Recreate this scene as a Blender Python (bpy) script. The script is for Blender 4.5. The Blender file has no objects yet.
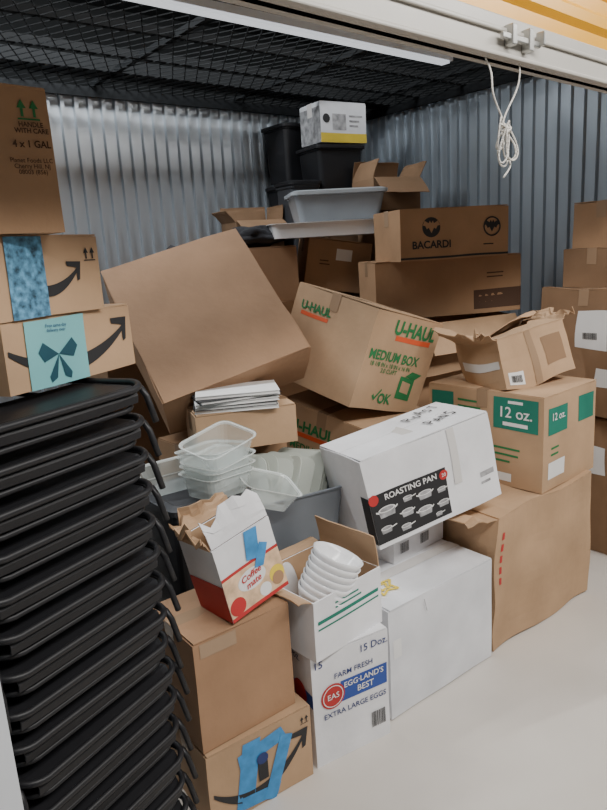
import bpy, math, random
from mathutils import Vector, Matrix, Euler, noise
random.seed(7)
SC=bpy.context.scene
COL=SC.collection
# ------------------------------------------------------------------ materials
def new_mat(name):
    m=bpy.data.materials.new(name); m.use_nodes=True
    nt=m.node_tree; b=nt.nodes["Principled BSDF"]; return m,nt,b
def pmat(name,col,rough=.6,metal=0,var=.12,scale=6,bump=0.0,bscale=60,trans=0,emit=None,spec=.5,aniso=None,alpha=None):
    m,nt,b=new_mat(name); N=nt.nodes; L=nt.links
    tc=N.new("ShaderNodeTexCoord"); mp=N.new("ShaderNodeMapping"); L.new(tc.outputs["Object"],mp.inputs[0])
    if aniso: mp.inputs["Scale"].default_value=aniso
    nz=N.new("ShaderNodeTexNoise"); nz.inputs["Scale"].default_value=scale; nz.inputs["Detail"].default_value=5
    L.new(mp.outputs[0],nz.inputs["Vector"])
    rp=N.new("ShaderNodeValToRGB"); rp.color_ramp.elements[0].position=.3; rp.color_ramp.elements[1].position=.72
    rp.color_ramp.elements[0].color=tuple(c*(1-var) for c in col)+(1,)
    rp.color_ramp.elements[1].color=tuple(min(1,c*(1+var)) for c in col)+(1,)
    L.new(nz.outputs[0],rp.inputs[0]); L.new(rp.outputs[0],b.inputs["Base Color"])
    b.inputs["Roughness"].default_value=rough; b.inputs["Metallic"].default_value=metal
    b.inputs["Specular IOR Level"].default_value=spec
    if trans: b.inputs["Transmission Weight"].default_value=trans; b.inputs["IOR"].default_value=1.25
    if alpha is not None: b.inputs["Alpha"].default_value=alpha
    if emit: b.inputs["Emission Color"].default_value=tuple(emit[:3])+(1,); b.inputs["Emission Strength"].default_value=emit[3]
    if bump:
        n2=N.new("ShaderNodeTexNoise"); n2.inputs["Scale"].default_value=bscale; n2.inputs["Detail"].default_value=6
        L.new(mp.outputs[0],n2.inputs["Vector"])
        bp=N.new("ShaderNodeBump"); bp.inputs["Strength"].default_value=bump; bp.inputs["Distance"].default_value=.01
        L.new(n2.outputs[0],bp.inputs["Height"]); L.new(bp.outputs[0],b.inputs["Normal"])
    return m
def card(name,col): return pmat(name,col,rough=.75,var=.12,scale=5,bump=.14,bscale=30,spec=.25)
M={}
M['card']=card("cardboard",(.40,.245,.14))
M['cardl']=card("cardboard_light",(.48,.315,.19))
M['cardd']=card("cardboard_dark",(.27,.165,.095))
M['cardr']=card("cardboard_reddish",(.38,.225,.13))
M['white']=card("white_carton",(.82,.82,.84))
M['wgrey']=card("cool_white_carton",(.76,.77,.80))
M['ink']=pmat("black_ink",(.02,.02,.022),.6)
M['brownink']=pmat("brown_ink",(.09,.045,.025),.7)
M['green']=pmat("green_ink",(.02,.19,.06),.7)
M['teal']=pmat("teal_green_ink",(.01,.19,.13),.7)
M['dteal']=pmat("dark_teal_ink",(.01,.07,.10),.6)
M['orange']=pmat("orange_ink",(.70,.10,.03),.7)
M['red']=pmat("red_ink",(.50,.03,.03),.6)
M['blue']=pmat("blue_ink",(.03,.08,.35),.6)
M['navy']=pmat("navy_ink",(.02,.04,.16),.6)
M['yellow']=pmat("yellow_ink",(.78,.58,.06),.6)
M['paper']=pmat("white_paper",(.80,.80,.79),.6,var=.03)
M['cream']=pmat("cream_print",(.75,.52,.33),.6,scale=25,var=.3)
M['bluetape']=pmat("blue_tape",(.05,.27,.58),.5,var=.2,scale=30)
M['pattape']=pmat("patterned_blue_tape",(.10,.27,.42),.5,var=.85,scale=60)
M['lteal']=pmat("pale_teal_label",(.2,.5,.52),.5,var=.05)
M['tape']=pmat("brown_tape",(.36,.24,.15),.25,var=.05)
M['cleartape']=pmat("clear_tape",(.70,.68,.66),.2,var=.05)
M['greyprint']=pmat("grey_print",(.35,.35,.36),.5,var=.5,scale=30)
M['black']=pmat("black_plastic",(.012,.012,.014),.5,var=.2,bump=.05,bscale=120,spec=.35)
M['blackmetal']=pmat("black_painted_metal",(.015,.015,.017),.45,var=.1,spec=.4)
M['blackmesh']=pmat("black_mesh_metal",(.008,.009,.010),.7,metal=.0,spec=.2)
M['fabric']=pmat("dark_fabric",(.018,.018,.022),.9,var=.4,bump=.5,bscale=20)
M['galv']=pmat("galvanised_steel",(.52,.56,.60),.36,metal=.7,var=.03,scale=2)
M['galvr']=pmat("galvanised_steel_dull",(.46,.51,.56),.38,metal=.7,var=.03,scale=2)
M['concrete']=pmat("pale_concrete",(.66,.615,.56),.42,var=.07,scale=2.2,bump=.04,bscale=25)
M['jamb']=pmat("white_painted_panel",(.75,.78,.82),.4,var=.02)
M['bar']=pmat("grey_cream_painted_steel",(.46,.44,.40),.35,var=.05)
M['yellowdoor']=pmat("yellow_door_steel",(.75,.36,.0),.35,var=.05)
M['chrome']=pmat("worn_steel",(.5,.5,.48),.35,metal=.8)
M['rope']=pmat("white_rope",(.75,.72,.66),.8,bump=.6,bscale=200)
M['grey']=pmat("grey_plastic",(.17,.19,.215),.4,var=.1)
M['dark']=pmat("charcoal_plastic",(.04,.042,.048),.45,var=.1)
M['lgrey']=pmat("translucent_grey_plastic",(.40,.43,.46),.25,var=.08,alpha=.72)
M['lgreyl']=pmat("grey_plastic_lid",(.42,.45,.48),.3,var=.05,alpha=.9)
M['clear']=pmat("clear_plastic",(.72,.78,.76),.12,var=.02,alpha=.34)
M['rimc']=pmat("clear_plastic_rim",(.72,.77,.75),.15,var=.02,alpha=.7)
M['lid']=pmat("frosted_plastic",(.60,.64,.58),.28,var=.03,alpha=.84)
M['bowl']=pmat("white_ceramic",(.86,.86,.87),.2,var=.02)
M['roof']=pmat("dark_roof",(.012,.014,.015),.8)
M['glow']=pmat("strip_glow",(.8,.82,.85),.5,emit=(.85,.92,1,.7))  # added glow that keeps the white ceiling strip bright
# ------------------------------------------------------------------ mesh builder
class MB:
    def __init__(s): s.v=[];s.f=[];s.m=[];s.mats=[]
    def mi(s,k):
        if k not in s.mats: s.mats.append(k)
        return s.mats.index(k)
    def add(s,vs,fs,k):
        o=len(s.v); s.v+= [Vector(v) for v in vs]; i=s.mi(k)
        for f in fs: s.f.append([a+o for a in f]); s.m.append(i)
    def grid(s,o,eu,ev,nu,nv,k,flip=False):
        o=Vector(o);eu=Vector(eu);ev=Vector(ev)
        vs=[o+eu*(i/nu)+ev*(j/nv) for j in range(nv+1) for i in range(nu+1)]
        fs=[]
        for j in range(nv):
            for i in range(nu):
                a=j*(nu+1)+i; q=[a,a+1,a+nu+2,a+nu+1]
                fs.append(q[::-1] if flip else q)
        s.add(vs,fs,k)
    def cube(s,a,b,k):
        x0,y0,z0=a;x1,y1,z1=b
        s.add([(x0,y0,z0),(x1,y0,z0),(x1,y1,z0),(x0,y1,z0),(x0,y0,z1),(x1,y0,z1),(x1,y1,z1),(x0,y1,z1)],
              [(0,3,2,1),(4,5,6,7),(0,1,5,4),(1,2,6,5),(2,3,7,6),(3,0,4,7)],k)
    def tube(s,pts,r,k,n=8,closed=False):
        P=[Vector(p) for p in pts]; N=len(P)
        prev=None; vs=[]
        for i,p in enumerate(P):
            if closed: t=P[(i+1)%N]-P[i-1]
            else: t=P[min(i+1,N-1)]-P[max(i-1,0)]
            t.normalize()
            if prev is None:
                a=Vector((0,0,1)) if abs(t.z)<.9 else Vector((1,0,0))
                u=(a-t*a.dot(t)).normalized()
            else: u=(prev-t*prev.dot(t)).normalized()
            prev=u; w=t.cross(u)
            for j in range(n):
                an=2*math.pi*j/n; vs.append(p+(u*math.cos(an)+w*math.sin(an))*r)
        fs=[]
        for i in range(N if closed else N-1):
            for j in range(n):
                a=i*n+j;b=i*n+(j+1)%n;c=((i+1)%N)*n+(j+1)%n;d=((i+1)%N)*n+j
                fs.append((a,b,c,d))
        if not closed: fs.append(tuple(range(n-1,-1,-1))); fs.append(tuple((N-1)*n+j for j in range(n)))
        s.add(vs,fs,k)
    def loft(s,rings,k,cap0=True,cap1=True,off=(0,0)):
        vs=[];n=None
        for w,d,r,z in rings:
            ring=[]
            r=min(r,w/2-.001,d/2-.001)
            for cx,cy,a0 in ((1,1,0),(-1,1,90),(-1,-1,180),(1,-1,270)):
                for q in range(5):
                    an=math.radians(a0+q*22.5)
                    ring.append((off[0]+cx*(w/2-r)+r*math.cos(an),off[1]+cy*(d/2-r)+r*math.sin(an),z))
            n=len(ring); vs+=ring
        fs=[]
        for i in range(len(rings)-1):
            for j in range(n): fs.append((i*n+j,i*n+(j+1)%n,(i+1)*n+(j+1)%n,(i+1)*n+j))
        if cap0: fs.append(tuple(range(n-1,-1,-1)))
        if cap1: fs.append(tuple((len(rings)-1)*n+j for j in range(n)))
        s.add(vs,fs,k)
    def lathe(s,prof,k,n=28):
        vs=[];fs=[]
        for r,z in prof:
            for j in range(n):
                a=2*math.pi*j/n; vs.append((r*math.cos(a),r*math.sin(a),z))
        for i in range(len(prof)-1):
            for j in range(n): fs.append((i*n+j,i*n+(j+1)%n,(i+1)*n+(j+1)%n,(i+1)*n+j))
        s.add(vs,fs,k)
    def build(s,name,parent=None,seed=None,amp=0,smooth=False,solid=0,bevel=0,kind=None):
        me=bpy.data.meshes.new(name)
        vs=s.v
        if amp:
            sd=Vector((seed*7.3,seed*3.1,seed*5.7))
            vs=[v+noise.noise_vector(v*4.5+sd)*amp for v in vs]
        me.from_pydata([tuple(v) for v in vs],[],s.f)
        for k in s.mats: me.materials.append(M[k])
        for p,i in zip(me.polygons,s.m): p.material_index=i; p.use_smooth=smooth
        me.update()
        o=bpy.data.objects.new(name,me); COL.objects.link(o)
        if parent: o.parent=parent
        if solid:
            md=o.modifiers.new("s","SOLIDIFY"); md.thickness=solid; md.offset=0
        if bevel:
            md=o.modifiers.new("b","BEVEL"); md.width=bevel; md.segments=2; md.limit_method='ANGLE'
        return o
def thing(name,label,cat,loc,rot=(0,0,0),group=None):
    e=bpy.data.objects.new(name,None); e.empty_display_size=.05; COL.objects.link(e)
    e.location=loc; e.rotation_euler=Euler([math.radians(a) for a in rot],'XYZ')
    e["label"]=label; e["category"]=cat
    if group: e["group"]=group
    return e
def struct(o): o["kind"]="structure"; return o
_tc={}
def text_geo(body,size,bold=0,shear=0):
    key=(body,bold,shear)
    if key not in _tc:
        cu=bpy.data.curves.new("tmp","FONT"); cu.body=body; cu.size=1; cu.align_x='CENTER'; cu.align_y='CENTER'; cu.offset=bold; cu.resolution_u=3; cu.shear=shear; cu.space_line=.9
        o=bpy.data.objects.new("tmp",cu); COL.objects.link(o); bpy.context.view_layer.update()
        me=o.to_mesh(); _tc[key]=([v.co.copy() for v in me.vertices],[list(p.vertices) for p in me.polygons])
        o.to_mesh_clear(); bpy.data.objects.remove(o); bpy.data.curves.remove(cu)
    vs,fs=_tc[key]; return [v*size for v in vs],fs
class Face:
    def __init__(s,o,u,v,w,h): s.o=Vector(o);s.u=Vector(u);s.v=Vector(v);s.n=s.u.cross(s.v);s.w=w;s.h=h
    def p(s,x,y,off): return s.o+s.u*x+s.v*y+s.n*off
def faces(w,d,h):
    return {'F':Face((-w/2,-d/2,0),(1,0,0),(0,0,1),w,h),'L':Face((-w/2,d/2,0),(0,-1,0),(0,0,1),d,h),
            'R':Face((w/2,-d/2,0),(0,1,0),(0,0,1),d,h),'T':Face((-w/2,-d/2,h+.003),(1,0,0),(0,1,0),w,d)}
def circ(r,n=24): return [(r*math.cos(2*math.pi*i/n),r*math.sin(2*math.pi*i/n)) for i in range(n)]
def star(r,n=5,q=.45): return [((r if i%2==0 else r*q)*math.sin(math.pi*i/n),(r if i%2==0 else r*q)*math.cos(math.pi*i/n)) for i in range(2*n)]
STK={'R':[[(0,0),(0.05,1),(.5,.85),(.45,.6),(.05,.5)],[(.2,.5),(.6,0)]],'O':[[(.3,0),(.02,.4),(.2,.95),(.55,.7),(.5,.15),(.3,0)]],'A':[[(0,0),(.3,1),(.6,0)],[(.1,.38),(.5,.42)]],
     'S':[[(.55,.9),(.2,1),(.05,.7),(.5,.4),(.4,.05),(0,.08)]],'T':[[(.3,0),(.3,1)],[(0,.95),(.6,1)]],'P':[[(0,0),(.05,1),(.5,.85),(.4,.5),(.05,.45)]],'N':[[(0,0),(.05,1),(.5,0),(.55,1)]]}
def LN(fc,u,v,w,n,mt='brownink',dv=.07,th=.022):
    R=random.Random(int(u*100+v*1000)); return [(fc,'r',u,v-i*dv-th,u+w*R.uniform(.6,1),v-i*dv,mt) for i in range(n)]
def draw(mb,F,it):
    k=it[0]
    if k=='t':
        _,tx,u,v,sz,mt=it[:6]; rot=it[6] if len(it)>6 else 0; bold=it[7] if len(it)>7 else .0; lv=it[8] if len(it)>8 else 0; sh=it[9] if len(it)>9 else 0
        vs,fs=text_geo(tx,sz,bold,sh); c,s_=math.cos(math.radians(rot)),math.sin(math.radians(rot))
        mb.add([F.p(u*F.w+a.x*c-a.y*s_,v*F.h+a.x*s_+a.y*c,.0024+.0006*lv) for a in vs],fs,mt)
    elif k=='hand':
        _,tx,u,v,sz,rot,wd=it; c,s_=math.cos(math.radians(rot)),math.sin(math.radians(rot)); R=random.Random(5); x0=0
        for ch in tx:
            if ch in STK:
                jy=R.uniform(-.14,.14); js=R.uniform(.8,1.2)
                for st in STK[ch]:
                    pl=[]
                    for a,b in st:
                        x=(x0+a*js+R.uniform(-.05,.05))*sz; y=(b*js+jy+R.uniform(-.05,.05))*sz
                        pl.append((u+(x*c-y*s_)/F.w,v+(x*s_+y*c)/F.h))
                    draw(mb,F,('line',pl,wd,'ink'))
            x0+=.85
    elif k=='r':
        _,u0,v0,u1,v1,mt=it[:6]; lv=it[6] if len(it)>6 else 0
        du=(u1-u0)*F.w;dv=(v1-v0)*F.h
        mb.grid(F.p(u0*F.w,v0*F.h,.0012+.0006*lv),F.u*du,F.v*dv,max(1,int(abs(du)/.03)),max(1,int(abs(dv)/.03)),mt)
    elif k=='p':
        _,pts,u,v,mt=it[:5]; lv=it[5] if len(it)>5 else 0; rot=it[6] if len(it)>6 else 0
        c,s_=math.cos(math.radians(rot)),math.sin(math.radians(rot))
        mb.add([F.p(u*F.w+x*c-y*s_,v*F.h+x*s_+y*c,.0014+.0006*lv) for x,y in pts],[tuple(range(len(pts)))],mt)
    elif k=='strip':
        _,u,v,ln,wd,rot,mt,lv=it; n=max(1,int(ln/.03)); c,s_=math.cos(math.radians(rot)),math.sin(math.radians(rot)); R=random.Random(int(rot*7+ln*1000)); vs=[]
        for i in range(n+1):
            x=-ln/2+ln*i/n; e=.006*R.uniform(-1,1) if i in (0,n) else 0
            for y,dx in ((-wd/2,e),(wd/2,-e)): vs.append(F.p(u*F.w+(x+dx)*c-y*s_,v*F.h+(x+dx)*s_+y*c,.0014+.0006*lv))
        mb.add(vs,[(2*i,2*i+2,2*i+3,2*i+1) for i in range(n)],mt)
    elif k=='pot':
        _,u,v,s_,lh=it
        draw(mb,F,('p',[(-s_,.35*s_),(-.85*s_,-.45*s_),(.85*s_,-.45*s_),(s_,.35*s_)],u,v,'greyprint',1))
        draw(mb,F,('p',[(x*s_,y*s_*.32+.35*s_) for x,y in circ(1,20)],u,v,'paper',2))
        draw(mb,F,('p',[(x*s_*.82,y*s_*.22+.36*s_) for x,y in circ(1,20)],u,v,'greyprint',3))
        draw(mb,F,('p',[(s_*.95,.28*s_),(s_*(1.9 if lh else 1.3),.45*s_),(s_*(1.9 if lh else 1.3),.28*s_),(s_*.95,.08*s_)],u,v,'paper',2))
        if not lh: draw(mb,F,('p',[(-s_*.95,.28*s_),(-s_*1.3,.42*s_),(-s_*1.3,.25*s_),(-s_*.95,.08*s_)],u,v,'paper',2))
    elif k=='ring':
        _,u,v,r0,r1,mt=it[:6]; n=28; vs=[]
        for r in (r0,r1): vs+=[F.p(u*F.w+r*math.cos(2*math.pi*i/n),v*F.h+r*math.sin(2*math.pi*i/n),.0030) for i in range(n)]
        mb.add(vs,[(i,n+i,n+(i+1)%n,(i+1)%n) for i in range(n)],mt)
    elif k=='line':
        _,pl,wd,mt=it; P=[F.p(a*F.w,b*F.h,.0068) for a,b in pl]
        for a,b in zip(P[:-1],P[1:]):
            dd=(b-a).normalized(); nn=F.n.cross(dd)*wd/2; mb.add([a-nn,b-nn,b+nn,a+nn],[(0,1,2,3)],mt)
    elif k=='smile':
        _,u0,v0,u1,v1,dip,th,mt=it; n=28; up=[];lo=[]
        for i in range(n+1):
            t=i/n; x=(u0+(u1-u0)*t)*F.w; y=(v0+(v1-v0)*t-dip*4*t*(1-t))*F.h; q=th*(0.2+1.6*math.sin(math.pi*(.08+.82*t)))*.6
            up.append(F.p(x,y+q,.0020)); lo.append(F.p(x,y-q,.0020))
        mb.add(up+lo,[(n+1+i,n+2+i,i+1,i) for i in range(n)],mt)
        x=u1*F.w;y=v1*F.h;a=th*1.45
        for pts in ([(x+a*.85,y+a*1.15),(x-a*1.9,y+a*1.2),(x-a*1.8,y+a*.6),(x-a*.1,y+a*.35)],[(x+a*.85,y+a*1.15),(x-a*.1,y+a*.35),(x-a*.1,y-a*1.5),(x+a*.4,y-a*1.3)]):
            mb.add([F.p(px,py,.0022) for px,py in pts],[(0,1,2,3)],mt)
    elif k=='up':
        _,u,v,sz,mt=it
        for dx in (-.55,.55):
            x=u*F.w+dx*sz;y=v*F.h
            mb.add([F.p(x+a*sz,y+b*sz,.002) for a,b in ((-.12,-.7),(.12,-.7),(.12,0),(.42,0),(0,.7),(-.42,0),(-.12,0))],[tuple(range(7))],mt)
        mb.add([F.p(u*F.w+a*sz,v*F.h+b*sz,.002) for a,b in ((-1,-.95),(1,-.95),(1,-.82),(-1,-.82))],[(0,1,2,3)],mt)
    elif k=='bar':
        _,u,v,w,h=it; x=u*F.w-w/2; R=random.Random(3)
        while x<u*F.w+w/2:
            b=R.choice((.0012,.002,.003)); mb.add([F.p(x,v*F.h-h/2,.0032),F.p(x+b,v*F.h-h/2,.0032),F.p(x+b,v*F.h+h/2,.0032),F.p(x,v*F.h+h/2,.0032)],[(0,1,2,3)],'ink'); x+=b+R.choice((.0015,.0025))
CN=[0]
def carton(label,c,rot,dims,mat='card',flaps=None,prints=(),parts=(),name="cardboard_box",cat="box",amp=.004,group=None,tape='tape',flapmat=None,inner=None,flen=None,torn=0):
    """c = centre of the box volume; rot = (x,y,z) degrees. prints: (face,item...) parts: (partname,face,[items],label)"""
    CN[0]+=1; seed=CN[0]
    w,d,h=dims; R=Euler([math.radians(a) for a in rot],'XYZ').to_matrix()
    base=Vector(c)-R@Vector((0,0,h/2))
    e=thing(name,label,cat,base,rot,group)
    if flaps is None: flaps={'F':0,'B':0}
    inner=inner or mat; t=.005; g=.035
    mb=MB(); nx,ny,nz=[max(2,int(q/g)) for q in (w,d,h)]
    X,Y=w/2,d/2
    for (o,eu,ev,a,b) in (((-X,-Y,0),(w,0,0),(0,0,h),nx,nz),((X,-Y,0),(0,d,0),(0,0,h),ny,nz),((X,Y,0),(-w,0,0),(0,0,h),nx,nz),((-X,Y,0),(0,-d,0),(0,0,h),ny,nz),((-X,Y,0),(w,0,0),(0,-d,0),nx,ny)):
        mb.grid(o,eu,ev,a,b,mat)
    x,y=X-t,Y-t
    for (o,eu,ev,a,b) in (((-x,-y,t),(w-2*t,0,0),(0,0,h-t),nx,nz),((x,-y,t),(0,d-2*t,0),(0,0,h-t),ny,nz),((x,y,t),(-w+2*t,0,0),(0,0,h-t),nx,nz),((-x,y,t),(0,-d+2*t,0),(0,0,h-t),ny,nz),((-x,y,t),(w-2*t,0,0),(0,-d+2*t,0),nx,ny)):
        mb.grid(o,eu,ev,a,b,inner,flip=True)
    for o,eu,ev,a in (((-X,-Y,h),(w,0,0),(0,t,0),nx),((-X,Y-t,h),(w,0,0),(0,t,0),nx),):
        mb.grid(o,eu,ev,a,1,mat)
    for o,eu,ev,a in (((-X,-Y,h),(t,0,0),(0,d,0),ny),((X-t,-Y,h),(t,0,0),(0,d,0),ny)):
        mb.grid(o,eu,ev,1,a,mat)
    FC=faces(w,d,h)
    for it in prints: draw(mb,FC[it[0]],it[1:])
    mb.build("body",e,seed,amp)
    for s_,a in flaps.items():
        fl=flen.get(s_,d/2*.99) if isinstance(flen,dict) else (flen or d/2*.99)
        fm=(flapmat.get(s_,mat) if isinstance(flapmat,dict) else flapmat) or mat
        ang=math.radians(a); fb=MB(); n=6; NJ=8; z=h+.003 if s_ in 'FB' else h-.002
        ll=fl if s_ in 'FB' else min(fl,w*.48)
        for i in range(n+1):
            for j in range(NJ+1):
                tt=(j/NJ-.5)
                edge=1+torn*noise.noise(Vector((j*1.7,seed,ord(s_))))
                q=ll*i/n*edge; bend=.02*(i/n)**2*(1 if a>20 else 0); cc=q*math.cos(ang); ss=q*math.sin(ang)-bend
                if a>20: cc+=bend*.5
                wob=noise.noise(Vector((i*.7,j*.4,seed*3.3)))*((.006+torn*.04) if a>10 else .0015)*(i/n)
                cc+=wob*.5
                if s_=='F': p=(tt*(w-.006),-Y+cc,z+ss+wob)
                elif s_=='B': p=(tt*(w-.006),Y-cc,z+ss+wob)
                elif s_=='L': p=(-X+cc+.002,tt*(d-.012),z+ss+wob)
                else: p=(X-cc-.002,tt*(d-.012),z+ss+wob)
                v=Vector(p)
                if amp>.012: v+=noise.noise_vector(Vector((v.x,v.y,h))*4.5+Vector((seed*7.3,seed*3.1,seed*5.7)))*amp
                fb.v.append(v)
        fb.mi(fm)
        for i in range(n):
            for j in range(NJ): a0=i*(NJ+1)+j; fb.f.append([a0,a0+1,a0+NJ+2,a0+NJ+1]); fb.m.append(0)
        fb.build("flap",e,solid=.004)
    if tape and flaps.get('F',9)==0 and flaps.get('B',9)==0:
        tb=MB(); tw=.05
        tb.grid((-X,-tw/2,h+.0062),(w,0,0),(0,tw,0),nx,1,tape)
        tb.grid((-X-.0016,tw/2,h-.07),(0,-tw,0),(0,0,.076),1,3,tape)
        tb.grid((X+.0016,-tw/2,h-.07),(0,tw,0),(0,0,.076),1,3,tape)
        tb.build("tape",e,seed,amp)
    for pn,fc,items,*lb in parts:
        pb=MB()
        for it in items: draw(pb,FC[fc],it)
        o=pb.build(pn,e,seed,amp)
        if lb: o["label"]=lb[0]
    return e
# ------------------------------------------------------------------ camera
yaw,pit,rol=math.radians(38.33),math.radians(13.13),math.radians(3.52)
f=Vector((math.sin(yaw)*math.cos(pit),math.cos(yaw)*math.cos(pit),-math.sin(pit))); r=Vector((math.cos(yaw),-math.sin(yaw),0)); u=r.cross(f)
r2=r*math.cos(rol)-u*math.sin(rol); u2=r*math.sin(rol)+u*math.cos(rol)
cam=bpy.data.cameras.new("camera"); co=bpy.data.objects.new("camera",cam); COL.objects.link(co)
mm=Matrix((r2,u2,-f)).transposed().to_4x4(); mm.translation=Vector((0,0,1.55)); co.matrix_world=mm
cam.sensor_fit='VERTICAL'; cam.sensor_height=36; cam.lens=665.1/810*36; cam.clip_start=.02
SC.camera=co
# ------------------------------------------------------------------ room
XL,XR,YB,H=-.9,3.6,3.7,2.44
mb=MB(); mb.cube((-3,-2.5,-.1),(5.5,YB+.1,0),'concrete'); struct(mb.build("floor"))
def corrugated(name,a,b,mat,z1=2.46):
    a=Vector(a);b=Vector(b);d=(b-a);Ln=d.length;d.normalize();n=Vector((-d.y,d.x,0))
    pitch=.076; prof=[(0,0),(.036,0),(.040,.022),(.058,.022),(.062,0)]
    pts=[];k=0
    while k*pitch<Ln:
        for s_,q in prof:
            if k*pitch+s_<=Ln: pts.append(a+d*(k*pitch+s_)+n*q)
        k+=1
    pts.append(b)
    m=MB(); vs=[];fs=[]
    for p in pts: vs+=[(p.x,p.y,0),(p.x,p.y,z1)]
    for i in range(len(pts)-1): fs.append((2*i,2*i+2,2*i+3,2*i+1))
    m.add(vs,fs,mat); return struct(m.build(name,solid=.002))
corrugated("wall_back",(XR,YB,0),(XL,YB,0),'galv')
corrugated("wall_right",(XR,.95,0),(XR,YB,0),'galvr')
corrugated("wall_left",(XL,YB,0),(XL,1.0,0),'galvr')
mb=MB(); mb.cube((XL,.98,0),(.17,1.04,2.9),'jamb'); struct(mb.build("wall_front"))
mb=MB(); mb.cube((3.25,.98,0),(XR,1.04,2.9),'jamb'); struct(mb.build("trim_1"))
mb=MB(); mb.cube((-3,-2.5,3.7),(5.5,6.0,3.8),'roof'); mb.cube((-3,6,2.2),(5.5,6.1,3.7),'roof'); mb.cube((5.5,-2.5,2.4),(5.6,6.1,3.7),'roof'); struct(mb.build("ceiling"))
mb=MB(); th=math.radians(62); Y0=1.12
for sg in (1,-1):
    dx,dy=math.cos(th)*sg,math.sin(th); nx_,ny_=-dy,dx
    k=-90
    while k<90:
        o=(k*.062*nx_+1.4,k*.062*ny_+2.4)
        lo,hi=-9,9
        for (oo,dd,a,b) in ((o[0],dx,XL,XR),(o[1],dy,Y0,YB)):
            t0,t1=(a-oo)/dd,(b-oo)/dd
            if t0>t1:t0,t1=t1,t0
            lo=max(lo,t0);hi=min(hi,t1)
        if hi>lo:
            p0=Vector((o[0]+dx*lo,o[1]+dy*lo,H+.02));p1=Vector((o[0]+dx*hi,o[1]+dy*hi,H+.02));nn=Vector((nx_,ny_,0))*.0022;zz=Vector((0,0,.004))
            mb.add([p0-nn,p0+nn,p1+nn,p1-nn,p0-nn+zz,p0+nn+zz,p1+nn+zz,p1-nn+zz],[(0,1,2,3),(7,6,5,4),(0,4,5,1),(2,6,7,3),(1,5,6,2),(3,7,4,0)],'blackmesh')
        k+=1
struct(mb.build("trim_2"))
mb=MB()
for y in (1.6,2.05,2.75,3.1): mb.cube((XL,y-.012,H+.025),(XR,y+.012,H+.06),'blackmesh')
mb.cube((XL,3.35,H+.025),(XR,3.49,H+.085),'blackmesh')  # beam made extra wide to cast a shadow band on the back wall
mb.cube((XL,YB-.05,H-.03),(XR,YB-.03,H+.02),'blackmesh'); mb.cube((XR-.05,1.05,H-.03),(XR-.03,YB,H+.02),'blackmesh')
for x in (-.2,.7,1.6,2.5,3.3): mb.cube((x-.012,Y0,H+.025),(x+.012,YB,H+.05),'blackmesh')
for y in (2.3,):
    mb.cube((XL,y-.02,2.75),(XR,y+.02,2.79),'blackmesh'); mb.cube((XL,y-.02,3.05),(XR,y+.02,3.09),'blackmesh')
    x=XL;s_=0
    while x<XR-.2:
        a,b=((2.77,3.07) if s_==0 else (3.07,2.77)); mb.tube([(x,y,a),(x+.22,y,b)],.01,'blackmesh',5); x+=.22;s_=1-s_
struct(mb.build("trim_3"))
e=thing("ceiling_strip","long narrow white metal strip under the mesh ceiling, made to glow","trim",(.926,2.246,2.40),(0,0,1.9))  # white metal strip; emission added since its underside would go dark
mb=MB(); mb.cube((-1.8,-.03,.012),(1.95,.03,.04),'jamb'); mb.build("strip_body",e)
mb=MB(); mb.cube((-1.78,-.024,0),(1.93,.024,.012),'glow'); mb.build("strip_glow",e)
# roll-up door
e=thing("door_1","raised yellow roll-up steel door with grey bottom rail","door",(1.72,1.034,1.95),(0,0,3.3)); e["kind"]="structure"
mb=MB(); RH=.098
prof=[(0,RH)]; z=RH
while z<.75: prof+=[(0,z+.035),(-.014,z+.05),(-.014,z+.075),(0,z+.09)]; z+=.09
vs=[];fs=[]
for y_,z_ in prof: vs+=[(-1.55,y_,z_),(1.52,y_,z_)]
for i in range(len(prof)-1): fs.append((2*i,2*i+1,2*i+3,2*i+2))
mb.add(vs,fs,'yellowdoor'); mb.build("curtain",e,solid=.003)
mb=MB(); mb.cube((-1.55,-.012,.0),(1.52,.012,RH),'bar'); mb.cube((-1.55,-.035,.0),(1.52,.03,.010),'bar'); mb.cube((-1.55,-.02,.06),(1.52,-.012,.070),'bar'); mb.build("bottom_rail",e,bevel=.003)
mb=MB(); mb.cube((-.30,-.032,.042),(-.13,-.022,.056),'chrome'); mb.cube((-.265,-.036,.032),(-.245,-.012,.078),'chrome'); mb.cube((-.19,-.036,.028),(-.17,-.012,.078),'chrome'); mb.cube((-.14,-.045,.045),(-.13,-.022,.078),'chrome')
mb.build("latch",e,bevel=.003)
e=thing("pull_rope","white knotted pull rope hanging in bunched loops from the door rail","rope",(1.40,1.00,1.95))
mb=MB(); P=[]; RR=.0022
for i in range(26):
    t=i/25; P.append((-.02+.075*t**1.6+.010*math.sin(t*9),-.0+.006*math.cos(t*7),.005-.15*t))
mb.tube(P,RR,'rope',7)
P=[(.115-.055*t+.014*math.sin(t*5),.004,.005-.15*t) for t in [i/16 for i in range(17)]]; mb.tube(P,RR,'rope',7)
for k_,(ox,rx,rz,ph,cz) in enumerate(((.060,.020,.038,.35,-.185),(.046,.014,.050,-.3,-.18),(.066,.022,.034,.6,-.188),(.052,.018,.056,.1,-.178),(.062,.010,.036,-.6,-.165))):
    P=[]
    for i in range(24):
        a=i*2*math.pi/24; xx=rx*math.cos(a); zz=rz*math.sin(a)
        P.append((ox+xx*math.cos(ph)-zz*math.sin(ph),.006*(k_-2)+.004*math.sin(2*a),cz+xx*math.sin(ph)+zz*math.cos(ph)))
    mb.tube(P,RR,'rope',7,closed=True)
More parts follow.
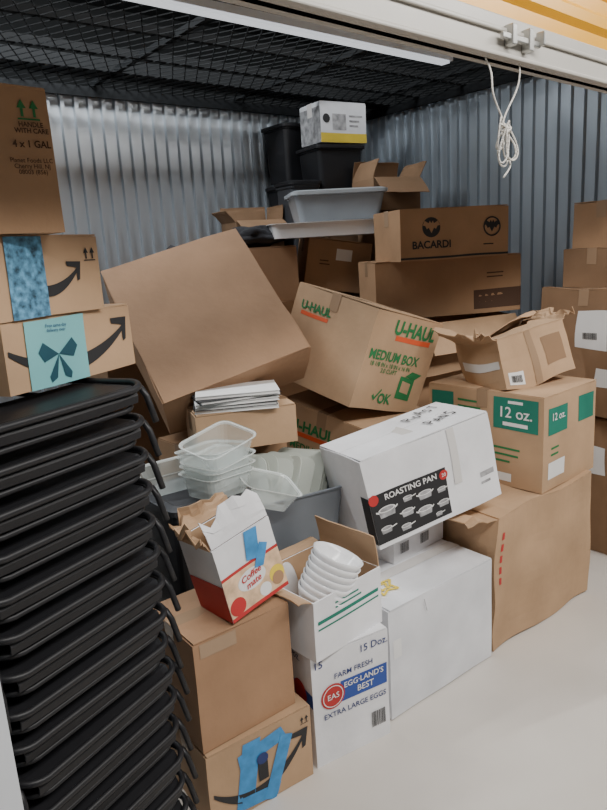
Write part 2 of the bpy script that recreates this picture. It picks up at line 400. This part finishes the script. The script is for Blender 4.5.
for q in range(3):
    P=[(.055+.012*math.cos(a),.012*math.sin(a),-.142-q*.007+.007*math.sin(a+q)) for a in [i*2*math.pi/12 for i in range(12)]]; mb.tube(P,.0026,'rope',6,closed=True)
P=[(.06+.016*math.sin(t*4),.0,-.21-.05*t) for t in [i/8 for i in range(9)]]; mb.tube(P,RR,'rope',7)
mb.build("rope",e,smooth=True)
# ------------------------------------------------------------------ stacked folding chairs
def chair_parts():
    out=[]
    def U(hw,y0,y1,rad,z0,z1,r):
        P=[(-hw,y1,z0)]
        for t in range(1,6): P.append((-hw,y1-(y1-y0-rad)*t/6,z0+(z1-z0)*t/6))
        for q in range(7):
            a=math.radians(180+q*15); x=-hw+rad+rad*math.cos(a); y=y0+rad+rad*math.sin(a); P.append((x,y,z1-.008*q/6))
        Q=[(-x,y,z) for x,y,z in reversed(P)]
        m=MB(); m.tube(P+Q,r,'blackmetal',10); return m
    m=U(.222,-.475,.47,.045,.030,.060,.0078); out.append(("frame",m,dict(smooth=True)))
    m=MB(); W=11; vs=[];fs=[]
    prof=[(-.466,.020),(-.469,.036),(-.464,.048),(-.44,.053),(-.40,.053),(-.33,.051),(-.25,.048)]
    for yy,zz in prof:
        for j in range(W):
            s_=j/(W-1)*2-1; vs.append((s_*(.196 if yy<-.455 else .208),yy,zz-.003*(1-s_*s_)))
    for i in range(len(prof)-1):
        for j in range(W-1): a=i*W+j; fs.append((a,a+1,a+W+1,a+W))
    m.add(vs,fs,'black'); out.append(("backrest",m,dict(smooth=False,solid=.004)))
    m=MB(); m.loft([(.36,.36,.05,.030),(.38,.38,.06,.036),(.38,.38,.06,.046),(.36,.36,.06,.052)],'black',off=(0,.08)); out.append(("seat",m,dict(smooth=False)))
    m=U(.208,-.458,.44,.045,.010,.014,.0065); m.tube([(-.208,.2,.012),(.208,.2,.012)],.0065,'blackmetal',6)
    for sx in (-1,1):
        m.tube([(sx*.222,-.34,.052),(sx*.224,-.42,.053),(sx*.226,-.452,.046),(sx*.229,-.464,.026),(sx*.233,-.470,-.004),(sx*.237,-.476,-.034)],.0075,'blackmetal',8)
    out.append(("leg_frame",m,dict(smooth=True)))
    return out
CP=chair_parts(); first=None
for i in range(16):
    jx,jy,jr=random.uniform(-.003,.003),random.uniform(-.006,.006),random.uniform(-.8,.8)
    e=thing("folding_chair","black folding chair lying folded in a tall stack","chair",(.262+jx,1.733+jy,.036+.0790*i),(0,0,20+jr),"stack of black folding chairs")
    if first is None:
        first=[]
        for n_,m,kw in CP: first.append(m.build(n_,e,**kw))
    else:
        for o in first:
            c=o.copy(); c.parent=e; COL.objects.link(c)
# ------------------------------------------------------------------ boxes on chairs
bow=[('r',.14,.0,.58,.98,'lteal',3),('t',"Free same-day\ndelivery over",.36,.84,.011,'navy',-3,.0,4),
     ('p',[(0,0),(-.045,.03),(-.06,.01),(-.045,-.012)],.36,.45,'dteal',5),('p',[(0,0),(.045,.03),(.06,.01),(.045,-.012)],.36,.45,'dteal',5),
     ('p',[(0,0),(-.012,-.05),(-.03,-.058),(-.035,-.045)],.36,.45,'dteal',5),('p',[(0,0),(.035,-.045),(.03,-.058),(.012,-.05)],.36,.45,'dteal',5)]
carton("brown carton with long black smile arrow and teal bow label",(.470,1.64,1.366),(0,0,28),(.41,.30,.148),'cardl',
  prints=[('F','smile',.02,.58,.91,.66,.38,.015,'ink')],parts=[("label",'F',bow,"pale teal printed bow label")])
carton("brown carton with blue patterned tape and small smile arrow",(.415,1.60,1.526),(0,0,26),(.34,.30,.165),'cardl',
  prints=[('F','smile',.30,.46,.78,.56,.20,.011,'ink'),('F','up',.91,.78,.018,'ink')],parts=[("tape",'F',[('r',.20,.0,.50,1.0,'pattape',3)],"blue patterned tape")],tape=None)
carton("tall brown carton with green up arrows and handling text",(.326,1.54,1.749),(0,0,6),(.35,.30,.27),'card',
  prints=[('F','up',.88,.86,.022,'green'),('F','t',"HANDLE\nWITH CARE",.885,.73,.0125,'brownink',0,.02),('F','t',"4 x 1 GAL",.875,.62,.018,'brownink',0,.02),
          ('F','t',"Planet Foods LLC\nCherry Hill, NJ\n08003 (856)",.86,.47,.012,'brownink')],flaps={'F':0,'B':0})
# ------------------------------------------------------------------ front row
tapes=[('strip',.36,.50,.21,.055,80,'bluetape',1),('strip',.50,.78,.15,.045,12,'bluetape',2),('strip',.64,.40,.20,.042,70,'bluetape',3),('strip',.46,.12,.12,.040,-6,'bluetape',2)]
carton("brown carton with smile arrow and blue painter's tape on the floor",(.872,1.51,.120),(0,0,-4),(.34,.26,.238),'cardl',
  prints=[('F','smile',.04,.46,.90,.62,.34,.017,'ink'),('F','up',.93,.86,.015,'ink')],
  parts=[("tape",'F',tapes,"torn strips of blue painter's tape"),("label",'F',[('r',.45,.34,.54,.60,'ink',5),('p',circ(.018),.495,.64,'navy',6)],"small dark sticker")])
carton("plain brown carton stacked on a taped carton",(.853,1.53,.410),(0,0,-1),(.31,.26,.325),'cardr',parts=[("tape",'F',[('r',.06,.86,.42,.99,'tape')])])
eggs=[('F','t',"15 Doz.",.80,.92,.034,'navy',0,.005),('F','t',"FARM FRESH",.53,.77,.026,'navy',0,.005),('F','p',[(-.03,-.036),(.145,-.036),(.145,.036),(-.03,.036)],.46,.61,'blue',0),
 ('F','t',"EGG·LAND'S",.66,.655,.027,'paper',0,.014,1),('F','t',"BEST",.68,.575,.030,'paper',0,.014,1),('F','p',circ(.043),.25,.60,'red',1),('F','ring',.25,.60,.034,.037,'paper'),('F','t',"EAS",.25,.60,.027,'paper',0,.01,2),
 ('F','t',"EXTRA LARGE EGGS",.54,.43,.026,'navy',0,.008),('F','t',"15",.08,.92,.034,'navy',0,.005),('F','bar',.84,.22,.055,.055),
 ('L','r',.0,.55,1,.67,'blue'),('L','p',circ(.04),.75,.61,'red',1),('L','t',"15 Doz.",.6,.92,.034,'navy')]
carton("white egg case with blue and red print, on the floor",(1.215,1.50,.19),(0,0,-9),(.28,.30,.38),'white',prints=eggs,name="egg_case",tape='cleartape')
carton("open white carton with teal stripes holding white bowls",(1.19,1.49,.477),(0,0,4),(.295,.27,.19),'white',flaps={'R':86,'B':155,'L':150},flapmat='cardl',inner='cardl',flen={'R':.13,'B':.06,'L':.07},
  prints=[('F','r',.05,.60,.95,.66,'teal'),('F','r',.05,.50,.95,.53,'teal')]+LN('F',.3,.84,.5,2,'teal',.08,.03))
sp=star(.058,5,.5); stl=[(.17+x/.53,.34+y/.35) for x,y in sp]; stl.append(stl[0])
sp2=star(.030,5,.5); stl2=[(.17+x/.53,.34+y/.35) for x,y in sp2]; stl2.append(stl2[0])
carton("large white carton with a drawn yellow star, on the floor",(1.64,1.53,.205),(0,0,-1),(.53,.35,.40),'wgrey',tape='cleartape',
  prints=[('T','line',stl,.009,'yellow'),('T','line',stl2,.008,'yellow'),('F','line',[(.30,.97),(.32,.85)],.003,'greyprint')],
  parts=[("label",'F',[('r',.03,.55,.10,.72,'paper')])],amp=.006)
carton("flat white carton with a barcode between larger white cartons",(1.76,1.64,.462),(0,0,3),(.30,.13,.10),'white',tape=None,prints=[('F','bar',.2,.5,.05,.04),('F','bar',.6,.5,.05,.04)])
pan=[('F','r',.0,.05,.58,.60,'ink'),('L','r',.82,.05,1.0,.58,'ink'),('F','t',"ROASTING PAN",.31,.535,.030,'paper',0,.016,1),
 ('F','pot',.11,.37,.034,0),('F','pot',.27,.42,.018,1),('F','pot',.40,.38,.028,0),('F','pot',.53,.36,.018,1),('F','pot',.25,.27,.024,0),('F','pot',.08,.18,.022,1),('F','pot',.38,.20,.030,0),('F','pot',.53,.20,.022,0),('F','pot',.22,.12,.020,1),('F','pot',.48,.10,.014,1),
 ('F','p',circ(.020),.03,.55,'red',2),('F','p',circ(.018),.56,.52,'red',2),('F','t',"20",.56,.52,.018,'paper',0,.01,3),
 ('F','r',.85,.3,.97,.36,'greyprint'),('F','r',.85,.22,.93,.25,'greyprint'),('T','hand',"ROAST",.60,.56,.046,18,.0058),('T','hand',"PANS",.64,.20,.046,14,.0058)]
carton("white roasting pan carton with black picture panel and handwriting, tilted",(1.74,1.59,.735),(-4,-9,-13),(.54,.30,.32),'white',prints=pan,tape=None,amp=.006,
  parts=[("tape",'T',[('r',.42,.0,.50,1.0,'cleartape',2)]),("tape",'F',[('r',.64,.35,.70,1.0,'cleartape',2)])])
carton("large brown carton with torn side flap and small red marks",(2.27,1.55,.277),(0,0,-1),(.67,.40,.55),'cardl',flaps={'F':0,'B':0,'L':165},amp=.020,tape=None,flen={'L':.17},torn=.5,
  prints=[('F','r',.045,.84,.065,.89,'red'),('F','r',.045,.76,.065,.81,'red'),('F','r',.045,.68,.065,.73,'red'),('F','r',.045,.60,.065,.65,'red'),('F','r',.045,.52,.065,.57,'red')])
cup=[('L','r',.60,.62,.96,.96,'teal'),('L','r',.72,.90,.84,.93,'paper',1),('L','t',"12 oz.",.78,.80,.062,'paper',0,.012,1),('L','r',.68,.66,.88,.70,'paper',1),('L','r',.03,.70,.24,.94,'teal'),
 ('F','r',.08,.60,.42,.88,'teal'),('F','t',"12 oz.",.25,.78,.042,'paper',0,.01,1),('F','r',.64,.62,.95,.90,'teal')]+LN('L',.28,.88,.22,3,'green')+LN('L',.58,.42,.24,3,'green')+LN('F',.14,.46,.22,2,'green')
carton("brown paper cup carton with green panels reading 12 oz.",(2.44,1.64,.750),(0,0,2),(.42,.55,.385),'cardl',prints=cup,parts=[("label",'F',[('r',.10,.12,.40,.30,'paper')],"white sticker"),("label",'L',[('r',.55,.05,.75,.14,'paper')],"white sticker")])
carton("battered brown carton with tape and torn flaps",(2.46,1.63,1.055),(-10,-7,-14),(.37,.26,.21),'cardl',flaps={'F':3,'B':14,'L':145,'R':150},amp=.036,flen={'F':.10,'B':.12,'L':.13,'R':.09},torn=1.0,prints=[('F','r',.62,.22,.92,.74,'cardd')],
  parts=[("tape",'F',[('r',.40,.0,.50,1.0,'tape',1)]),("tape",'L',[('r',.1,.45,.95,.62,'cleartape',1)]),("label",'F',[('r',.06,.08,.26,.34,'paper',0),('bar',.16,.2,.05,.03)],"small white label")])
# right hand column
carton("tall worn brown carton with white labels, on the floor",(3.24,1.62,.34),(0,0,0),(.50,.40,.68),'cardd',amp=.014,parts=[("label",'L',[('r',.55,.60,.85,.8,'paper')],"white shipping label")])
carton("large brown carton with several white shipping labels",(3.22,1.60,.985),(0,3,-4),(.54,.44,.58),'cardd',parts=[("label",'L',[('r',.46,.54,.82,.84,'paper',0),('bar',.63,.64,.07,.03)],"white shipping label"),("label",'L',[('r',.70,.24,.92,.40,'paper',0)],"small white label"),("label",'F',[('r',.02,.38,.2,.60,'paper'),('bar',.10,.5,.05,.04)],"white shipping label")],amp=.014)
carton("brown carton on top of a labelled carton",(3.28,1.63,1.38),(0,0,-4),(.38,.30,.18),'cardd')
carton("small brown carton at the top of a stack",(3.30,1.63,1.58),(0,0,2),(.35,.27,.21),'card')
bat=[(0,.012),(.006,.02),(.01,.012),(.026,.02),(.034,.006),(.024,.004),(.018,-.006),(.01,-.002),(0,-.018),(-.01,-.002),(-.018,-.006),(-.024,.004),(-.034,.006),(-.026,.02),(-.01,.012),(-.006,.02)]
bat=[(a*1.3,b*1.5) for a,b in bat]
carton("brown rum carton with dark bat emblem and lettering",(2.73,2.26,1.583),(0,0,-24),(.57,.34,.235),'card',
  prints=[('F','p',circ(.046),.28,.64,'ink',0),('F','p',bat,.28,.64,'card',2),('F','t',"BACARDI",.28,.30,.048,'ink',0,.025),('F','ring',.84,.60,.040,.047,'ink'),('F','p',bat,.84,.60,'ink',1),('F','r',0,.03,1,.07,'ink')]+LN('F',.76,.26,.16,1,'ink'))
carton("long brown carton with a dark printed band",(2.80,2.33,1.32),(0,0,-28),(.78,.30,.285),'card',prints=[('F','r',.67,.08,1.0,.42,'brownink')]+LN('F',.70,.34,.26,2,'card',.10,.04)+LN('F',.76,.72,.14,2))
carton("brown carton with an open flap under a long carton",(2.80,2.25,1.035),(3,0,-12),(.60,.30,.26),'cardl',flaps={'F':228,'B':0},flen={'F':.16},amp=.01)
uh=[('F','t',"U-HAUL",.60,.86,.080,'green',0,.035),('F','r',.34,.735,.88,.785,'orange'),('F','t',"MEDIUM BOX",.42,.56,.056,'green',0,.025),('F','t',"18 1/8 IN x 18 IN x 16 IN\n3.0 CU/FT",.40,.44,.027,'green',0,.01),
 ('F','p',[(-.05,-.05),(.05,-.06),(.05,.04),(-.05,.05)],.72,.27,'green',0),('F','p',[(-.03,-.02),(.03,-.03),(.03,.02),(-.03,.03)],.72,.27,'cardl',1),('F','p',[(-.02,.05),(.02,.075),(.09,.065),(.05,.04)],.72,.27,'green',0),('F','t',"OK",.46,.12,.06,'green',0,.03),('F','p',[(-.03,.0),(-.02,.01),(-.01,-.005),(.025,.035),(.03,.028),(-.01,-.02)],.33,.14,'green',0),
 ('L','t',"U-HAUL",.30,.80,.050,'green',0,.03),('L','r',.12,.70,.48,.74,'orange')]
carton("brown moving box with green and orange print, tipped over",(2.00,2.12,1.11),(13,15,7),(.46,.46,.41),'cardl',prints=uh,amp=.005)
uh2=uh[:-2]+[('L','t',"U-HAUL",.40,.78,.066,'green',0,.035),('L','r',.18,.66,.63,.71,'orange'),('L','t',"MEDIUM BOX",.46,.54,.045,'green',0,.02)]
carton("brown moving box with green and orange print under a tipped box",(1.98,2.20,.665),(12,0,12),(.45,.457,.40),'cardl',prints=uh2)
carton("large plain brown carton tipped up at an angle",(1.39,2.38,1.27),(46,-14,-17),(.60,.68,.23),'cardr',amp=.012,tape=None,flaps={'F':0},flen=.675)
carton("low brown carton with notebooks on top",(1.32,2.06,.93),(0,0,-20),(.37,.24,.14),'cardl')
def plain(c,d,yaw=0,mat='card',label="plain brown carton in the pile"):
    return carton(label,c,(0,0,yaw),d,mat,amp=.003)
plain((1.33,1.87,.26),(.38,.28,.51),0,'cardd')
plain((1.33,2.22,.213),(.40,.32,.42)); plain((1.33,2.22,.64),(.40,.32,.42),2)
plain((1.98,2.20,.20),(.44,.45,.39),12)
plain((2.84,2.36,.22),(.55,.34,.44),-20); plain((2.84,2.36,.67),(.55,.34,.44),-20)
for i in range(3): plain((2.58,2.93,.21+.42*i),(.36,.30,.41),-28)
carton("brown carton with tape leaning below a white tray",(2.57,2.91,1.45),(0,10,-28),(.36,.30,.27),'card',prints=LN('F',.2,.6,.2,2),parts=[("label",'F',[('r',.45,.62,.7,.85,'paper')],"white label")])
for i in range(3): plain((2.89,3.25,.308+.62*i),(.30,.28,.61),0,'cardd')
for i in range(3): plain((2.82,3.53,.264+.533*i),(.28,.24,.52),0,'cardd')
for i in range(3): plain((3.06,2.92,.288+.58*i),(.30,.24,.57),-5,'cardd')
carton("open brown carton with raised flaps behind a grey tote",(3.04,2.92,1.835),(0,0,-14),(.32,.25,.18),'cardd',flaps={'L':75,'B':80,'F':215,'R':120},flen=.13)
for i in range(2): plain((2.12,3.02,.32+.645*i),(.34,.34,.635),-5)
carton("small brown carton beside a taller stack",(2.13,3.02,1.43),(0,0,-15),(.34,.30,.28),'cardr')
for i in range(2): plain((1.72,3.05,.34+.685*i),(.34,.34,.675),0,'cardd')
carton("open brown carton with dark contents",(2.38,3.40,1.62),(0,0,-12),(.30,.24,.22),'cardd',flaps={'F':200,'B':100,'L':130,'R':100},flen=.11)
for i in range(2): plain((2.38,3.40,.375+.755*i),(.32,.24,.745),0,'cardd')
for i in range(2): plain((1.30,2.90,.29+.585*i),(.40,.34,.575),0,'cardd')
# ------------------------------------------------------------------ totes
def tote(name,label,cat,loc,rot,w,d,h,mat,taper=.88,lid=None,rim=.012,group=None,pname="body",thin=False):
    e=thing(name,label,cat,loc,rot,group); m=MB(); t=.003
    if thin:
        m.loft([(w*taper,d*taper,.03,0),(w*.96,d*.96,.03,h*.9)],mat,cap1=False)
        m.loft([(w*.96,d*.96,.03,h*.9),(w*.985,d*.985,.03,h*.97),(w+rim,d+rim,.035,h*.97),(w+rim,d+rim,.035,h)],'rimc',cap0=False,cap1=False)
    else:
        m.loft([(w*taper,d*taper,.03,0),(w*.985,d*.985,.03,h*.93),(w*.985,d*.985,.03,h*.97),(w+rim,d+rim,.035,h*.97),(w+rim,d+rim,.035,h),(w*.97,d*.97,.03,h),(w*taper-2*t,d*taper-2*t,.03,t)],mat,cap1=True)
    m.build(pname,e,smooth=False)
    if lid:
        m=MB(); m.loft([(w+.03,d+.03,.035,h+.001),(w+.03,d+.03,.035,h+.018),(w-.02,d-.02,.03,h+.026),(w-.05,d-.05,.03,h+.020)],lid); m.build("lid",e)
    return e
tote("storage_tote","black plastic storage tote with lid under a white carton","tote",(2.89,3.24,1.875),(0,0,-10),.32,.26,.25,'black',lid='black')
for i,z in enumerate((1.61,1.97)): tote("storage_tote","black plastic storage tote in a stack at the back wall","tote",(2.82,3.53,z),(0,0,-4+3*i),.27,.24,.32,'black',lid='black')
tote("storage_tote","dark grey storage tote with lid beside a carton","tote",(2.62,3.24,1.40),(0,0,-8),.20,.20,.52,'dark',lid='black')
carton("plain brown carton in the pile",(2.62,3.24,.70),(0,0,-8),(.22,.20,1.39),'cardd')
carton("white carton with yellow and grey print on a black tote",(2.91,3.22,2.27),(0,0,-8),(.33,.22,.22),'wgrey',tape='cleartape',name="printed_box",
  prints=[('F','r',0,.0,1,.24,'yellow'),('F','r',.25,.32,.55,.72,'greyprint'),('L','r',0,.0,1,.9,'greyprint'),('F','p',circ(.025),.12,.6,'ink',2)]+LN('F',.62,.7,.30,3,'greyprint',.12,.05))
tote("serving_tray","shallow white plastic tray under a grey tote","tray",(2.46,2.86,1.612),(0,0,-28),.60,.34,.075,'bowl',taper=.94)
tote("storage_tote","translucent grey plastic tote with lid","tote",(2.58,2.87,1.695),(0,0,-30),.50,.30,.135,'lgrey',lid='lgreyl')
tote("plastic_tub","grey plastic tub holding frosted lids","tub",(1.34,1.87,.53),(0,0,-11),.40,.29,.19,'grey')
tote("storage_tote","dark storage tote next to the chair stack","tote",(1.02,1.93,0),(0,0,0),.28,.28,.76,'dark',lid='dark')
for i in range(16):
    e=thing("container_lid","frosted plastic container lid leaning in a grey tub","lid",(1.185+.0155*i,1.855+random.uniform(-.014,.014),.612+.020*random.random()),(-26-18*i/15+random.uniform(-6,6),random.uniform(-14,14),-58+random.uniform(-14,14)),"lids in the tub")
    rr=MB(); rr.loft([(.180,.220,.025,-.004),(.192,.232,.03,-.004),(.192,.232,.03,.004),(.178,.218,.025,.004),(.174,.214,.025,.001)],'lid')
    rr.v=[Vector((v.x,v.z,v.y+.115)) for v in rr.v]; rr.build("lid_body",e)
cl=[((1.05,1.81,.790),(0,4,12)),((1.055,1.81,.815),(2,3,14)),((1.06,1.805,.840),(3,-2,18)),((1.05,1.82,.868),(-3,4,24)),((1.07,1.81,.900),(10,-10,10)),
    ((1.18,1.76,.74),(12,22,-12)),((1.13,1.98,.80),(-8,8,30)),((.98,1.98,.79),(0,-6,-20))]
for px,rt in cl:
    tote("food_container","clear plastic food container nested in a loose pile","container",px,rt,.21,.16,.075,'clear',taper=.80,group="clear food containers",thin=True)
for i in range(5):
    e=thing("notebook",["white covered notebook in a small pile","black covered notebook in a small pile"][i%2],"notebook",(1.30+random.uniform(-.01,.01),2.04,1.004+.013*i),(0,0,-24+random.uniform(-9,9)),"notebooks on the low carton")
    m=MB(); m.cube((-.15,-.10,0),(.15,.10,.0015),['paper','ink'][i%2]); m.cube((-.15,-.10,.0105),(.15,.10,.012),['paper','ink'][i%2]); m.cube((-.151,.099,0),(.151,.101,.012),['paper','ink'][i%2]); m.build("cover",e)
    m=MB(); m.cube((-.145,-.096,.0015),(.145,.098,.0105),'paper'); m.build("pages",e)
bp=[(.001,.0),(.034,.0),(.036,.004),(.060,.026),(.076,.060),(.081,.075),(.078,.075),(.072,.060),(.056,.029),(.03,.008),(.001,.007)]
for i in range(7):
    rt=(10,24,0)
    ax=Euler([math.radians(q) for q in rt]).to_matrix()@Vector((0,0,1))
    p=Vector((1.13,1.44,.47))+ax*(.021*i)
    e=thing("bowl","white ceramic bowl in a leaning nested stack","bowl",p,rt,"stack of white bowls"); m=MB(); m.lathe(bp,'bowl'); m.build("bowl_body",e,smooth=True)
for i in range(3):
    e=thing("plate","white plate standing on edge in an open carton","plate",(1.12-.02*i,1.54,.41),(78,6,35),"plates in the open carton"); m=MB()
    m.lathe([(.001,0),(.06,0),(.09,.012),(.092,.014),(.088,.014),(.06,.003),(.001,.003)],'bowl'); m.v=[v+Vector((0,.092,0)) for v in m.v]; m.build("plate_body",e,smooth=True)
# creamer carton
carton("open torn snack carton with red print and blue tape",(.895,1.49,.708),(-4,-11,4),(.20,.16,.225),'white',flaps={'F':84,'B':128,'L':112,'R':70},flapmat={'F':'white','B':'cardl','L':'cardl','R':'cardl'},inner='cardl',flen={'F':.095,'B':.07,'L':.07,'R':.05},torn=.8,name="snack_carton",amp=.007,
  prints=[('F','r',0,0,1,.05,'red'),('F','r',0,.05,1,.56,'cream'),('F','r',.0,.56,1,.60,'red'),('F','p',[(x*1.6,y) for x,y in circ(.030)],.46,.38,'paper',1),('F','t',"Coffee\nmate",.46,.38,.026,'red',6,.02,2,.25),('F','p',circ(.026),.86,.24,'yellow',1),('F','p',circ(.020),.86,.18,'cardr',2),('F','p',circ(.026),.14,.16,'red',1),('F','p',circ(.02),.62,.14,'paper',1),('L','r',0,0,1,.5,'red')],
  parts=[("tape",'F',[('strip',.60,.80,.09,.045,80,'bluetape',3),('strip',.70,.60,.07,.03,60,'bluetape',4)],"torn blue painter's tape")])
def bag(label,c,s,seed,handle=True):
    e=thing("cloth_bag",label,"bag",(c[0],c[1],c[2]))
    import bmesh
    bm=bmesh.new(); bmesh.ops.create_icosphere(bm,subdivisions=4,radius=1)
    for v in bm.verts:
        n_=noise.noise(v.co*1.6+Vector((seed,0,0)))*.35+noise.noise(v.co*5+Vector((seed,3,0)))*.14
        q=v.co*(1+n_); v.co=Vector((q.x*s[0],q.y*s[1],max(-.92,q.z)*s[2]+s[2]*.92))
    me=bpy.data.meshes.new("body"); bm.to_mesh(me); bm.free(); me.materials.append(M['fabric'])
    for p in me.polygons: p.use_smooth=True
    o=bpy.data.objects.new("body",me); COL.objects.link(o); o.parent=e
    if handle:
        m=MB(); m.tube([(-s[0]*.3,0,s[2]*1.75),(-s[0]*.2,0,s[2]*2.1),(0,0,s[2]*2.2),(s[0]*.2,0,s[2]*2.1),(s[0]*.3,0,s[2]*1.75)],.01,'fabric',6); m.build("handle",e,smooth=True)
bag("black cloth bag slumped beside the stacked chairs",(.73,2.02,.0),(.12,.15,.42),1.0)
bag("black cloth bundle lying on a small carton",(2.12,3.02,1.575),(.17,.12,.06),5.0,False)
bag("black cloth bundle lying behind a large tipped carton",(1.72,3.05,1.37),(.16,.14,.12),8.0,False)
# ------------------------------------------------------------------ lights
def area(name,loc,tgt,sx,sy,pw,col):
    l=bpy.data.lights.new(name,'AREA'); l.shape='RECTANGLE'; l.size=sx; l.size_y=sy; l.energy=pw; l.color=col
    o=bpy.data.objects.new(name,l); COL.objects.link(o); o.location=loc; d=Vector(tgt)-Vector(loc); o.rotation_euler=d.to_track_quat('-Z','Y').to_euler()
area("corridor_light",(1.2,-.6,3.1),(1.5,1.6,.4),2.4,.4,90,(1,.97,.93))
area("corridor_light",(3.6,-.3,3.1),(2.2,1.6,.2),1.6,.4,54,(1,.97,.93))
area("far_light",(.7,2.9,3.4),(.9,3.65,1.6),2.2,.05,115,(.93,.97,1))
area("far_light",(3.0,2.2,3.4),(3.0,2.8,1.2),1.2,.2,12,(.92,.96,1))
w=bpy.data.worlds.new("world"); SC.world=w; w.use_nodes=True; bg=w.node_tree.nodes["Background"]; bg.inputs[0].default_value=(.92,.95,1,1); bg.inputs[1].default_value=.12
